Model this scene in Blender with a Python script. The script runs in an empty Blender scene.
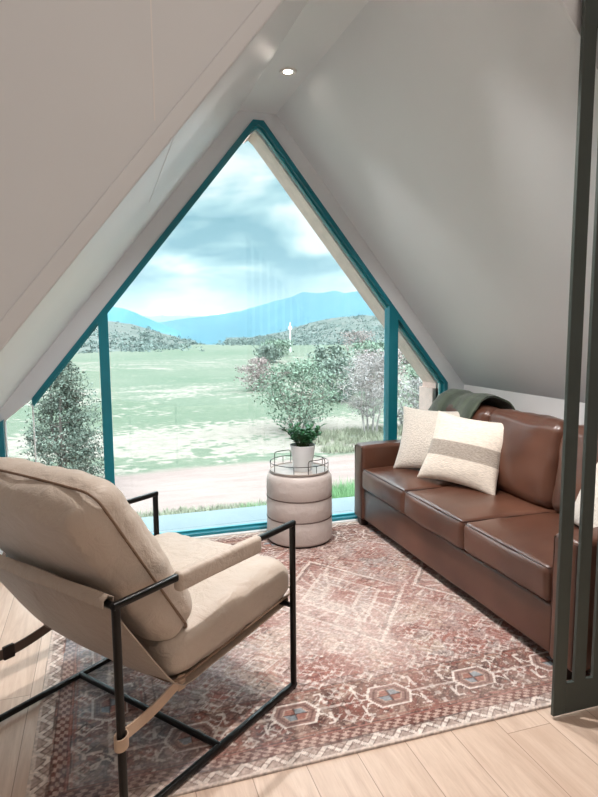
import bpy, bmesh, math, random
import numpy as np
from mathutils import Vector, Matrix, noise, Euler

random.seed(7)
np.random.seed(7)
C = bpy.context.scene.collection
PI = math.pi

# ------------------------------------------------------------------ helpers
class MB:
    """collects vertices and faces; build() links them as ONE mesh object"""
    def __init__(self):
        self.v = []; self.f = []; self.mi = []
    def add(self, vs, fs, m=0):
        o = len(self.v)
        self.v += [tuple(p) for p in vs]
        self.f += [tuple(i + o for i in f) for f in fs]
        self.mi += [m] * len(fs)
        return self
    def box(self, x0, x1, y0, y1, z0, z1, m=0):
        vs = [(x, y, z) for x in (x0, x1) for y in (y0, y1) for z in (z0, z1)]
        fs = [(0, 1, 3, 2), (4, 6, 7, 5), (0, 4, 5, 1), (2, 3, 7, 6), (0, 2, 6, 4), (1, 5, 7, 3)]
        return self.add(vs, fs, m)
    def prism(self, poly, y0, y1, m=0):
        """polygon in x,z extruded along y (poly may be concave)"""
        n = len(poly)
        vs = [(x, y0, z) for x, z in poly] + [(x, y1, z) for x, z in poly]
        fs = [tuple(range(n)), tuple(range(2 * n - 1, n - 1, -1))]
        fs += [(i, i + n, (i + 1) % n + n, (i + 1) % n) for i in range(n)]
        return self.add(vs, fs, m)
    def ring(self, outer, inner, y0, y1, m=0, closed=False):
        """band between two open outlines in x,z, extruded along y"""
        n = len(outer)
        for i in range(n if closed else n - 1):
            j = (i + 1) % n
            self.prism([outer[i], outer[j], inner[j], inner[i]], y0, y1, m)
        return self
    def bar(self, a, b, w, h=None, up=(0, 0, 1), r=0.3, m=0):
        """rounded rectangular bar from a to b"""
        a, b = Vector(a), Vector(b); h = h or w
        d = (b - a).normalized(); u = Vector(up)
        if abs(d.dot(u)) > .98: u = Vector((1, 0, 0)) if abs(d.x) < .9 else Vector((0, 1, 0))
        s = d.cross(u).normalized(); t = s.cross(d).normalized()
        prof = []
        c = min(w, h) * r
        for sx, sy, a0 in ((1, 1, 0), (-1, 1, 90), (-1, -1, 180), (1, -1, 270)):
            for k in (0, 45, 90):
                an = math.radians(a0 + k)
                prof.append(((w / 2 - c) * sx + c * math.cos(an), (h / 2 - c) * sy + c * math.sin(an)))
        n = len(prof)
        vs = [p + s * x + t * y for p in (a, b) for x, y in prof]
        fs = [tuple(range(n))[::-1], tuple(range(n, 2 * n))] + [(i, (i + 1) % n, (i + 1) % n + n, i + n) for i in range(n)]
        return self.add(vs, fs, m)
    def tube(self, pts, r, seg=8, closed=False, m=0, r1=None):
        pts = [Vector(p) for p in pts]; n = len(pts)
        rr = [r if r1 is None else r + (r1 - r) * i / (n - 1) for i in range(n)]
        vs = []; last = None
        for i, p in enumerate(pts):
            if closed: d = pts[(i + 1) % n] - pts[i - 1]
            else: d = pts[min(i + 1, n - 1)] - pts[max(i - 1, 0)]
            d.normalize()
            if last is None:
                q = Vector((0, 0, 1)) if abs(d.z) < .9 else Vector((1, 0, 0))
                s = d.cross(q).normalized()
            else:
                s = (last - d * last.dot(d)).normalized()
            last = s; t = d.cross(s)
            vs += [p + (s * math.cos(2 * PI * k / seg) + t * math.sin(2 * PI * k / seg)) * rr[i] for k in range(seg)]
        fs = []
        for i in range(n if closed else n - 1):
            j = (i + 1) % n
            fs += [(i * seg + k, i * seg + (k + 1) % seg, j * seg + (k + 1) % seg, j * seg + k) for k in range(seg)]
        if not closed:
            fs += [tuple(range(seg))[::-1], tuple(range((n - 1) * seg, n * seg))]
        return self.add(vs, fs, m)
    def lathe(self, prof, seg=48, c=(0, 0), m=0):
        vs = []; n = len(prof)
        for k in range(seg):
            a = 2 * PI * k / seg
            vs += [(c[0] + r * math.cos(a), c[1] + r * math.sin(a), z) for r, z in prof]
        fs = []
        for k in range(seg):
            j = (k + 1) % seg
            fs += [(k * n + i, j * n + i, j * n + i + 1, k * n + i + 1) for i in range(n - 1)]
        if prof[0][0] > 1e-5: fs.append(tuple(k * n for k in range(seg))[::-1])
        if prof[-1][0] > 1e-5: fs.append(tuple(k * n + n - 1 for k in range(seg)))
        return self.add(vs, fs, m)
    def build(self, name, mats, parent=None, smooth=False, loc=None, rot=None, bevel=0, fix=True, angle=40):
        me = bpy.data.meshes.new(name)
        me.from_pydata(self.v, [], self.f)
        mats = mats if isinstance(mats, (list, tuple)) else [mats]
        for mm in mats: me.materials.append(mm)
        if len(mats) > 1: me.polygons.foreach_set('material_index', self.mi)
        if fix:
            bm = bmesh.new(); bm.from_mesh(me)
            bmesh.ops.remove_doubles(bm, verts=bm.verts, dist=1e-5)
            bmesh.ops.recalc_face_normals(bm, faces=bm.faces)
            bm.to_mesh(me); bm.free()
        if smooth:
            me.polygons.foreach_set('use_smooth', [True] * len(me.polygons))
            try: me.set_sharp_from_angle(angle=math.radians(angle))
            except Exception: pass
        me.update()
        o = bpy.data.objects.new(name, me); C.objects.link(o)
        if parent: o.parent = parent
        if loc is not None: o.location = loc
        if rot is not None: o.rotation_euler = rot
        if bevel:
            b = o.modifiers.new('edge', 'BEVEL'); b.width = bevel; b.segments = 3; b.limit_method = 'ANGLE'
        return o

def thing(name, label, cat, loc=(0, 0, 0), rz=0, group=None):
    o = bpy.data.objects.new(name, None); C.objects.link(o)
    o.empty_display_size = .1; o.location = loc; o.rotation_euler = (0, 0, rz)
    return tag(o, label, cat, group)
def tag(o, label, cat, group=None, kind=None):
    o['label'] = label; o['category'] = cat
    if group: o['group'] = group
    if kind: o['kind'] = kind
    return o
def struct(o, label=None, cat=None):
    o['kind'] = 'structure'
    if label: o['label'] = label
    if cat: o['category'] = cat
    return o

def rounded_box(hx, hy, hz, r, n=(14, 14, 6), crown=(0, 0, 0), wob=0, wf=4, seed=0, shape=None):
    """soft cushion block centred on the origin: MB with a rounded, crowned, slightly wrinkled surface"""
    def ticks(h, k):
        e = min(r / h, .9)
        a = [-1 + e * t for t in (0, .12, .3, .55, .8)]
        b = [(-1 + e) + (2 - 2 * e) * i / k for i in range(k + 1)]
        return a + b + [-t for t in reversed(a)]
    T = [ticks(h, k) for h, k in zip((hx, hy, hz), n)]
    mb = MB(); idx = {}
    def vert(px, py, pz):
        key = (round(px, 6), round(py, 6), round(pz, 6))
        if key in idx: return idx[key]
        P = Vector((px * hx, py * hy, pz * hz))
        Q = Vector((max(-hx + r, min(hx - r, P.x)), max(-hy + r, min(hy - r, P.y)), max(-hz + r, min(hz - r, P.z))))
        d = P - Q
        V = Q + d.normalized() * r if d.length > 1e-9 else P
        V = Vector(V)
        V.x += crown[0] * (1 - py * py) * (1 - pz * pz) * px
        V.y += crown[1] * (1 - px * px) * (1 - pz * pz) * py
        V.z += crown[2] * (1 - abs(px) ** 2.5) * (1 - abs(py) ** 2.5) * pz
        if shape: V = shape(V)
        if wob:
            w = noise.noise(V * wf + Vector((seed, seed * 1.7, 0))) + .5 * noise.noise(V * wf * 2.7 + Vector((0, seed, 3)))
            V += (d.normalized() if d.length > 1e-9 else Vector((0, 0, 1))) * wob * w
        idx[key] = len(mb.v); mb.v.append(tuple(V)); return idx[key]
    for ax in range(3):
        A, B = [(1, 2), (2, 0), (0, 1)][ax]
        for s in (-1, 1):
            for i in range(len(T[A]) - 1):
                for j in range(len(T[B]) - 1):
                    q = []
                    for (a, b) in ((i, j), (i + 1, j), (i + 1, j + 1), (i, j + 1)):
                        p = [0, 0, 0]; p[ax] = s; p[A] = T[A][a]; p[B] = T[B][b]
                        q.append(vert(*p))
                    if s < 0: q.reverse()
                    mb.f.append(tuple(q)); mb.mi.append(0)
    return mb

# ------------------------------------------------------------------ materials
def lin(c):
    return tuple((x / 255 / 12.92) if x / 255 <= .04045 else ((x / 255 + .055) / 1.055) ** 2.4 for x in c) + (1,)

class NT:
    def __init__(self, name):
        self.m = bpy.data.materials.new(name); self.m.use_nodes = True
        self.t = self.m.node_tree; self.n = self.t.nodes; self.l = self.t.links
        self.b = self.n['Principled BSDF']
    def new(self, t, **k):
        x = self.n.new(t)
        for a, v in k.items(): setattr(x, a, v)
        return x
    def link(self, a, b): self.l.new(a, b)
    def coord(self, which='Object'):
        return self.new('ShaderNodeTexCoord').outputs[which]
    def mapping(self, src, scale=(1, 1, 1), loc=(0, 0, 0), rot=(0, 0, 0)):
        m = self.new('ShaderNodeMapping'); m.inputs['Scale'].default_value = scale
        m.inputs['Location'].default_value = loc; m.inputs['Rotation'].default_value = rot
        self.link(src, m.inputs['Vector']); return m.outputs[0]
    def noise(self, src, scale, detail=4, rough=.55, dist=0):
        n = self.new('ShaderNodeTexNoise'); n.inputs['Scale'].default_value = scale
        n.inputs['Detail'].default_value = detail; n.inputs['Roughness'].default_value = rough
        n.inputs['Distortion'].default_value = dist
        if src is not None: self.link(src, n.inputs['Vector'])
        return n.outputs['Fac']
    def ramp(self, fac, stops):
        r = self.new('ShaderNodeValToRGB'); e = r.color_ramp.elements
        while len(e) < len(stops): e.new(.5)
        for i, (p, c) in enumerate(stops):
            e[i].position = p; e[i].color = c if len(c) == 4 else tuple(c) + (1,)
        self.link(fac, r.inputs[0]); return r.outputs[0]
    def mix(self, fac, a, b, mode='MIX'):
        x = self.new('ShaderNodeMix', data_type='RGBA', blend_type=mode)
        for s, v in ((x.inputs[0], fac), (x.inputs[6], a), (x.inputs[7], b)):
            if hasattr(v, 'is_output'): self.link(v, s)
            else: s.default_value = v
        return x.outputs[2]
    def math(self, op, a, b=0.0, c=None, clamp=False):
        x = self.new('ShaderNodeMath', operation=op, use_clamp=clamp)
        for i, v in enumerate((a, b, c)):
            if v is None: continue
            if hasattr(v, 'is_output'): self.link(v, x.inputs[i])
            else: x.inputs[i].default_value = v
        return x.outputs[0]
    def smooth(self, v, a, b):
        x = self.new('ShaderNodeMapRange', interpolation_type='SMOOTHSTEP')
        self.link(v, x.inputs['Value']); x.inputs['From Min'].default_value = a; x.inputs['From Max'].default_value = b
        return x.outputs[0]
    def sep(self, src):
        s = self.new('ShaderNodeSeparateXYZ'); self.link(src, s.inputs[0]); return s.outputs
    def col(self, c):
        if hasattr(c, 'is_output'): self.link(c, self.b.inputs['Base Color'])
        else: self.b.inputs['Base Color'].default_value = c
        return self
    def set(self, **k):
        for a, v in k.items():
            s = self.b.inputs[a.replace('_', ' ')]
            if hasattr(v, 'is_output'): self.link(v, s)
            else: s.default_value = v
        return self
    def bump(self, h, strength=.2, dist=.01):
        b = self.new('ShaderNodeBump'); b.inputs['Strength'].default_value = strength; b.inputs['Distance'].default_value = dist
        self.link(h, b.inputs['Height']); self.link(b.outputs[0], self.b.inputs['Normal']); return self

def simple(name, c, rough=.5, metal=0, var=.06, vs=8, bump=0, bs=60, bd=.005, spec=.5):
    t = NT(name); src = t.coord()
    c = c if len(c) == 4 else tuple(c) + (1,)
    d = tuple(x * (1 - var) for x in c[:3]) + (1,); e = tuple(min(1, x * (1 + var)) for x in c[:3]) + (1,)
    t.col(t.ramp(t.noise(src, vs), [(.3, d), (.7, e)]))
    t.set(Roughness=rough, Metallic=metal); t.b.inputs['Specular IOR Level'].default_value = spec
    if bump: t.bump(t.noise(src, bs, 3), bump, bd)
    return t.m

M = {}
M['paint'] = simple('white_wall_paint', (.755, .79, .815), .42, var=.012, vs=2, bump=.04, bs=160, bd=.002, spec=.4)
M['trim'] = simple('white_trim_paint', (.84, .84, .84), .35, var=.01, vs=3)
M['teal'] = simple('flare_teal_metal', (.003, .18, .235), .32, var=.08, vs=3)  # teal cast of lens flare painted into the frame and seal colours
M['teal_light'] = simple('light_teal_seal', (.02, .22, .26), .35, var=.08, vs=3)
M['white_edge'] = simple('white_pane_edge', (.85, .86, .86), .4, var=.02)
M['eave_wood'] = simple('eave_wood', lin((222, 190, 178)), .6, var=.1, vs=12, bump=.2, bs=30)
M['ledge'] = simple('ledge_sheet_metal', lin((112, 126, 130)), .85, var=.05, vs=3)
M['base'] = simple('taupe_baseboard', lin((128, 108, 95)), .5)
M['black_metal'] = simple('black_frame_metal', (.012, .012, .012), .28, .6, var=.1)
M['panel'] = simple('dark_bronze_metal', lin((70, 77, 73)), .4, .25, var=.05, vs=3)
M['chrome'] = simple('dark_wire', (.05, .045, .04), .3, .8)
M['foot'] = simple('dark_wood_foot', (.02, .013, .01), .5, var=.2)
M['lamp_ring'] = simple('white_lamp_ring', (.85, .84, .82), .4)
M['soil'] = simple('potting_soil', (.03, .02, .015), .95, var=.4, vs=80, bump=.6)
M['pot'] = simple('white_ceramic', (.84, .88, .91), .28, var=.02)
M['plant'] = simple('succulent_leaf', lin((46, 100, 62)), .42, var=.35, vs=22)
M['plant_stem'] = simple('succulent_stem', lin((70, 92, 58)), .6)
M['strap'] = simple('tan_leather_strap', lin((186, 160, 138)), .55, var=.1, vs=14, bump=.15, bs=120)
M['shaded_strap'] = simple('shaded_leather_strap', lin((92, 76, 66)), .5, var=.12, vs=14)  # same strap leather, darkened to paint in the shadow on the left strap
M['seam'] = simple('brown_seam_cord', lin((120, 96, 78)), .6)

def canvas(name, c, var=.08):
    t = NT(name); src = t.coord()
    n1 = t.noise(src, 5, 5); n2 = t.noise(src, 240, 2)
    c = lin(c); d = tuple(x * (1 - var) for x in c[:3]) + (1,); e = tuple(x * (1 + var) for x in c[:3]) + (1,)
    t.col(t.ramp(n1, [(.3, d), (.7, e)]))
    t.set(Roughness=.55); t.b.inputs['Sheen Weight'].default_value = .15
    h = t.math('ADD', t.math('MULTIPLY', t.noise(src, 14, 3, .6, .6), 1.6), t.math('MULTIPLY', n2, .18))
    t.bump(h, .35, .018); return t.m
M['canvas'] = canvas('taupe_canvas', (184, 169, 155), .05)
M['sling'] = canvas('taupe_sling', (168, 151, 136), .05)

def leather():
    t = NT('brown_leather'); src = t.coord()
    n = t.noise(src, 4.3, 3, .5); n2 = t.noise(src, 1.7, 2)
    a = t.ramp(n, [(.15, (.068, .027, .0165, 1)), (.85, (.122, .049, .029, 1))])
    b = t.mix(t.smooth(n2, .45, .7), a, (.150, .064, .040, 1))
    t.col(b); t.set(Roughness=.32)
    t.b.inputs['Specular IOR Level'].default_value = .6
    t.bump(t.noise(src, 150, 2), .12, .002); return t.m
M['leather'] = leather()
M['leather_seam'] = simple('dark_leather_welt', (.05, .018, .011), .45)

def boucle(name, c, stripe=None):
    t = NT(name); src = t.coord()
    base = t.ramp(t.noise(t.mapping(src, (30, 120, 120)) if stripe else src, 1 if stripe else 90, 3),
                  [(.3, lin(tuple(x * .90 for x in c))), (.7, lin(c))])
    if stripe:
        z = t.sep(src)[2]
        band = t.math('MULTIPLY', t.smooth(z, -.075, -.066), t.math('SUBTRACT', 1, t.smooth(z, .028, .037)))
        st = t.ramp(t.noise(t.mapping(src, (60, 60, 260)), 1, 2), [(.35, lin(tuple(x * .82 for x in stripe))), (.65, lin(stripe))])
        base = t.mix(band, base, st)
        h = t.noise(t.mapping(src, (40, 40, 190)), 1, 3)
    else:
        v = t.new('ShaderNodeTexVoronoi'); v.inputs['Scale'].default_value = 95; t.link(src, v.inputs['Vector']); h = v.outputs['Distance']
    t.col(base); t.set(Roughness=.9); t.b.inputs['Sheen Weight'].default_value = .3
    t.bump(h, .7, .006); return t.m
M['boucle'] = boucle('cream_boucle', (226, 217, 206))
M['woven'] = boucle('cream_woven', (236, 224, 210), (178, 166, 154))
M['pouf'] = canvas('greige_fabric', (196, 185, 180), .04)
M['pouf_band'] = simple('dark_pouf_piping', lin((96, 80, 74)), .6)

def throw_mat():
    t = NT('green_throw_knit'); src = t.coord(); y = t.sep(src)[1]
    w = t.math('SINE', t.math('MULTIPLY', y, 46)); st = t.smooth(w, -.2, .7)
    t.col(t.mix(st, lin((60, 70, 57)), lin((78, 88, 72)))); t.set(Roughness=.95)
    t.b.inputs['Sheen Weight'].default_value = .4
    t.bump(t.noise(src, 220, 2), .6, .004); return t.m
M['throw'] = throw_mat()

def floor_mat():
    t = NT('light_oak_planks'); src = t.coord()
    s = t.sep(src); W = .19
    u = t.math('DIVIDE', t.math('ADD', s[0], 10.03), W); ix = t.math('FLOOR', u); fx = t.math('FRACT', u)
    wn = t.new('ShaderNodeTexWhiteNoise', noise_dimensions='1D'); t.link(ix, wn.inputs['W'])
    v = t.math('ADD', t.math('DIVIDE', t.math('ADD', s[1], 20), 1.5), t.math('MULTIPLY', wn.outputs[0], 7.3))
    iy = t.math('FLOOR', v); fy = t.math('FRACT', v)
    wn2 = t.new('ShaderNodeTexWhiteNoise', noise_dimensions='2D')
    cmb = t.new('ShaderNodeCombineXYZ'); t.link(ix, cmb.inputs[0]); t.link(iy, cmb.inputs[1]); t.link(cmb.outputs[0], wn2.inputs['Vector'])
    plank = wn2.outputs[0]
    off = t.new('ShaderNodeCombineXYZ'); t.link(t.math('MULTIPLY', plank, 9), off.inputs[0]); t.link(t.math('MULTIPLY', plank, 31), off.inputs[1])
    add = t.new('ShaderNodeVectorMath', operation='ADD'); t.link(src, add.inputs[0]); t.link(off.outputs[0], add.inputs[1])
    g = t.noise(t.mapping(add.outputs[0], (9, .9, 1)), 2.2, 6, .6, 1.2)
    fine = t.noise(t.mapping(add.outputs[0], (60, 3, 1)), 3, 4, .7)
    c1 = t.ramp(g, [(.25, lin((190, 164, 146))), (.55, lin((214, 191, 173))), (.8, lin((226, 207, 191)))])
    c2 = t.mix(t.math('MULTIPLY', t.smooth(fine, .45, .75), .35), c1, lin((180, 150, 126)))
    c3 = t.mix(t.math('MULTIPLY', t.math('SUBTRACT', plank, .35), .55, clamp=True), c2, lin((190, 160, 138)))
    kn = t.noise(t.mapping(add.outputs[0], (4, 2, 1)), 1.4, 2, .5, .4)
    c3 = t.mix(t.math('MULTIPLY', t.smooth(kn, .68, .8), .5), c3, lin((150, 118, 98)))
    ex = t.math('MINIMUM', fx, t.math('SUBTRACT', 1, fx)); ey = t.math('MINIMUM', fy, t.math('SUBTRACT', 1, fy))
    gap = t.math('MAXIMUM', t.math('LESS_THAN', ex, .009), t.math('LESS_THAN', ey, .0012))
    t.col(t.mix(t.math('MULTIPLY', gap, .65), c3, lin((128, 100, 82))))
    t.set(Roughness=.42); t.bump(t.math('SUBTRACT', t.math('MULTIPLY', fine, .25), gap), .18, .003); return t.m
M['floor'] = floor_mat()

def glass_mat():
    t = NT('window_glass'); t.n.remove(t.b)
    tr = t.new('ShaderNodeBsdfTransparent'); tr.inputs[0].default_value = (.965, .992, .995, 1)
    gl = t.new('ShaderNodeBsdfGlossy'); gl.inputs['Roughness'].default_value = .01
    fr = t.new('ShaderNodeFresnel'); fr.inputs[0].default_value = 1.35
    mx = t.new('ShaderNodeMixShader'); t.link(fr.outputs[0], mx.inputs[0]); t.link(tr.outputs[0], mx.inputs[1]); t.link(gl.outputs[0], mx.inputs[2])
    t.link(mx.outputs[0], t.n['Material Output'].inputs['Surface']); return t.m
M['glass'] = glass_mat()

def emit(name, c, s):
    t = NT(name); t.b.inputs['Emission Color'].default_value = c + (1,); t.b.inputs['Emission Strength'].default_value = s
    src = t.coord(); t.col(t.ramp(t.noise(src, 5), [(0, (.9, .9, .9, 1)), (1, (1, 1, 1, 1))])); return t.m
M['lamp'] = emit('lit_lamp_lens', (1, .9, .78), 6)

# ------------------------------------------------------------------ camera
F_PX, YAW, PITCH, ROLL = 607.4045, 0.31249649, 0.116377453, -0.0068045966
fw = Vector((math.sin(YAW) * math.cos(PITCH), math.cos(YAW) * math.cos(PITCH), -math.sin(PITCH)))
rt = Vector((math.cos(YAW), -math.sin(YAW), 0)); up = rt.cross(fw)
rt2 = rt * math.cos(ROLL) + up * math.sin(ROLL); up2 = -rt * math.sin(ROLL) + up * math.cos(ROLL)
cam_d = bpy.data.cameras.new('camera'); cam = bpy.data.objects.new('camera', cam_d); C.objects.link(cam)
cam.matrix_world = Matrix(((rt2.x, up2.x, -fw.x, 0), (rt2.y, up2.y, -fw.y, 0), (rt2.z, up2.z, -fw.z, 1.5), (0, 0, 0, 1)))
cam_d.sensor_fit = 'VERTICAL'; cam_d.sensor_height = 36; cam_d.lens = F_PX / 797 * 36
cam_d.clip_start = .05; cam_d.clip_end = 9000
bpy.context.scene.camera = cam

# ------------------------------------------------------------------ room shell
K = 1.244                     # roof pitch (rise over run)
ZR = 2.97; XA, XB = .956, 1.2195
XL, XR = -.66, 2.776
zl = lambda x: ZR - K * (XA - x)
zr = lambda x: ZR + K * (XB - x)
YG, YFL, YFR = 4.246, 1.93, 1.82
HX0, HX1, HY0, HZ = -2.6, 4.2, -3.2, 4.0

struct(MB().box(HX0, HX1, HY0, 4.33, -.12, 0).build('floor', M['floor']), 'light oak plank floor under the rug', 'floor')
struct(MB().box(XA, XB, YFL, 4.34, ZR, ZR + .18).build('ceiling', M['paint']), 'narrow flat white ceiling strip along the ridge', 'ceiling')
n = .16
struct(MB().prism([(XL - .12, zl(XL - .12)), (XA, ZR), (XA, ZR + .26), (XL - .12, zl(XL - .12) + .26)], YFL, 4.34).build('ceiling_left', M['paint']),
       'white sloping ceiling on the left of the gable', 'ceiling')
struct(MB().prism([(XB, ZR), (XR + .12, zr(XR + .12)), (XR + .12, zr(XR + .12) + .26), (XB, ZR + .26)], YFR, 4.34).build('ceiling_right', M['paint']),
       'white sloping ceiling above the sofa', 'ceiling')
struct(MB().box(XL - .1, XL, YFL + .01, YG, 0, zl(XL) + .05).build('wall_left', M['paint']), 'low white wall on the left under the slope', 'wall')
struct(MB().box(XR, XR + .1, YFR + .01, YG, 0, zr(XR) + .05).build('wall_right', M['trim']), 'low white wall behind the sofa', 'wall')  # brighter white than the other walls, painting in the light on it
# gable wall: the band between the roof line and the window opening
win = [(-.615, 0), (-.615, .92), (-.443, 1.059), (1.051, 2.918), (1.126, 2.918), (2.62, 1.056), (2.62, 0)]
roof = [(XL - .1, 0), (XL - .1, zl(XL - .1) + .02), (-.5, zl(-.5) + .02), (XA - .01, ZR + .02), (XB + .01, ZR + .02), (XR + .1, zr(XR + .1) + .02), (XR + .1, 0)]
struct(MB().ring(roof, win, YG, 4.34).build('wall_back', M['paint']), 'white gable wall around the big window', 'wall')
# front walls of the opening (the hall side)
struct(MB().prism([(HX0, 0), (XL, 0), (XL, zl(XL)), (XA, ZR), (1.0885, ZR), (1.0885, HZ), (HX0, HZ)], YFL - .012, YFL - .0005).build('wall_front_left', M['paint']),
       'white hall wall with a sloping cut edge, upper left', 'wall')
struct(MB().prism([(HX1, 0), (XR, 0), (XR, zr(XR)), (XB, ZR), (1.0885, ZR), (1.0885, HZ), (HX1, HZ)], YFR - .012, YFR - .0005).build('wall_front_right', M['paint']),
       'white hall wall on the right of the opening', 'wall')
# hall around the camera
struct(MB().box(HX0 - .1, HX0, HY0, YFL, 0, HZ).build('wall_hall_left', M['paint']))
struct(MB().box(HX1, HX1 + .1, HY0, YFR, 0, HZ).build('wall_hall_right', M['paint']))
hb = MB(); hb.box(HX0, -.2, HY0 - .1, HY0, 0, HZ); hb.box(2.9, HX1, HY0 - .1, HY0, 0, HZ); hb.box(-.2, 2.9, HY0 - .1, HY0, 1.15, HZ)
struct(hb.build('wall_hall_back', M['paint']))
struct(MB().box(HX0 - .1, HX1 + .1, HY0 - .1, YFL, HZ, HZ + .1).build('ceiling_hall', M['paint']))

# trim board along the cut edge of the left hall wall
tn = Vector((-K, 1)).normalized() * .05
e0, e1 = (XL - .1, zl(XL - .1)), (XA, ZR)
struct(MB().prism([(e0[0], e0[1] + .002), (e1[0], e1[1] + .002), (e1[0] + tn.x, e1[1] + tn.y), (e0[0] + tn.x, e0[1] + tn.y)], YFL - .020, YFL - .012)
       .build('trim_1', M['paint'], bevel=.004), 'white trim strip along the sloping wall edge', 'trim')
# board joints: on the left slope and going on up the hall wall
off = Vector((K, 0, -1)).normalized() * .0012
sj = MB(); x = .232
sj.add([Vector((x, YFL + .01, zl(x))) + off, Vector((x + .004, YFL + .01, zl(x + .004))) + off, Vector((x + .004, 2.9, zl(x + .004))) + off, Vector((x, 2.9, zl(x))) + off,
        (x, YFL + .01, zl(x) + .01), (x + .004, YFL + .01, zl(x) + .01), (x + .004, 2.9, zl(x) + .01), (x, 2.9, zl(x) + .01)],
       [(0, 1, 2, 3), (4, 7, 6, 5), (0, 4, 5, 1), (2, 6, 7, 3), (1, 5, 6, 2), (0, 3, 7, 4)])
struct(sj.build('trim_2', M['trim']), 'fine board joint on the left sloping ceiling', 'trim')
struct(MB().box(.175, .179, YFL - .0135, YFL - .011, 2.11, HZ).build('trim_3', M['trim']), 'fine upright board joint on the hall wall', 'trim')
struct(MB().box(XL, XL + .014, YFL + .07, YG - .01, 0, .075).build('baseboard_left', M['base']), 'taupe baseboard on the low left wall', 'baseboard')
struct(MB().box(XL + .02, 2.7, 4.205, YG + .03, 0, .016).build('trim_4', M['trim']), 'white threshold strip under the big window', 'trim')

# ------------------------------------------------------------------ the big gable window
w1 = bpy.data.objects.new('window_1', None); C.objects.link(w1); w1.location = (1.09, YG + .04, 0)
struct(w1, 'large gable window with metal frame, teal from painted lens flare', 'window')
wl = lambda pts: [(x - 1.09, z) for x, z in pts]
yw = lambda y: y - (YG + .04)
def inset(d):
    """frame outline moved inward by d"""
    s = d * math.sqrt(1 + K * K)
    ax = 1.0885; az = 1.059 + K * (ax + .443) - s
    return [(-.443, 1.059 - s), (1.051, 1.059 + K * 1.494 - s), (ax, min(az, 2.918 - d)), (1.126, 1.056 + K * 1.494 - s), (2.62 - d, 1.056 - s + K * d), (2.62 - d, 0)]
def outer_o(d):
    o = inset(d); return o
o0 = [(-.443, 1.059), (1.051, 2.918), (1.0885, 2.918), (1.126, 2.918), (2.62, 1.056), (2.62, 0)]
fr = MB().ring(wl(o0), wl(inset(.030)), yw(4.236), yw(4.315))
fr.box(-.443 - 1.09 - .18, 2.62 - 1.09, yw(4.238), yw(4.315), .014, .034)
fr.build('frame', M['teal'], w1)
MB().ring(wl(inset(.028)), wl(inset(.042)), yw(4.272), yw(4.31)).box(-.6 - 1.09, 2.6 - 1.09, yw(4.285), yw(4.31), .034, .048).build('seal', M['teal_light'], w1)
def wz(x, d=.032):
    s = d * math.sqrt(1 + K * K)
    return min(1.059 + K * (x + .443) - s, 1.056 + K * (2.62 - x) - s)
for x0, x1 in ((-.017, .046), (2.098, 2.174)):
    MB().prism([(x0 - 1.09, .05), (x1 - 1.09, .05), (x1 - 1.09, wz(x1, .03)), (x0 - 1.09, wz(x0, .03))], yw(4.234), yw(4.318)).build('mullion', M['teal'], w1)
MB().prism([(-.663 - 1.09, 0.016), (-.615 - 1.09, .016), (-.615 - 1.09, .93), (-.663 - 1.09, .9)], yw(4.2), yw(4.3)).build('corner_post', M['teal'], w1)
for x0, x1 in ((-.443, -.017), (2.174, 2.57)):
    MB().prism([(x0 - 1.09, .07), (x1 - 1.09, .07), (x1 - 1.09, wz(x1)), (x0 - 1.09, wz(x0))], yw(4.287), yw(4.293)).build('pane', M['glass'], w1)
MB().prism([(.046 - 1.09, .07), (2.098 - 1.09, .07), (2.098 - 1.09, wz(2.098)), (1.09 - 1.09, wz(1.09)), (.046 - 1.09, wz(.046))], yw(4.287), yw(4.293)).build('pane', M['glass'], w1)
MB().prism([(-.615 - 1.09, .07), (-.443 - 1.09, .07), (-.443 - 1.09, 1.055), (-.615 - 1.09, .915)], yw(4.287), yw(4.293)).build('pane', M['glass'], w1)
pe = MB(); pe.box(-.447 - 1.09, -.441 - 1.09, yw(4.25), yw(4.3), .06, 1.052)
pe.prism([(-.615 - 1.09, .92), (-.443 - 1.09, 1.059), (-.443 - 1.09, 1.052), (-.615 - 1.09, .912)], yw(4.25), yw(4.3))
pe.box(-.615 - 1.09, -.610 - 1.09, yw(4.25), yw(4.3), .06, .915)
pe.build('pane_edging', M['white_edge'], w1)
# outside: wooden eave lining and the sheet metal ledge below the glass
ev = MB(); ev.ring(inset(.026)[1:], inset(.046)[1:], 4.342, 4.56)
ev.box(2.545, 2.6, 4.342, 4.56, -.01, 1.0)
struct(ev.build('trim_5', M['eave_wood']), 'pinkish wooden eave lining outside the right glass', 'trim')
struct(MB().box(-.9, 2.9, 4.342, 4.92, -.1, -.015).build('trim_6', M['ledge']), 'pale blue metal ledge outside the window foot', 'trim')
# lower outside wall carrying it down to the ground
struct(MB().box(-.9, 2.9, 4.2, 4.32, -3.05, -.125).build('wall_outside', M['paint']), None, None)

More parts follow.
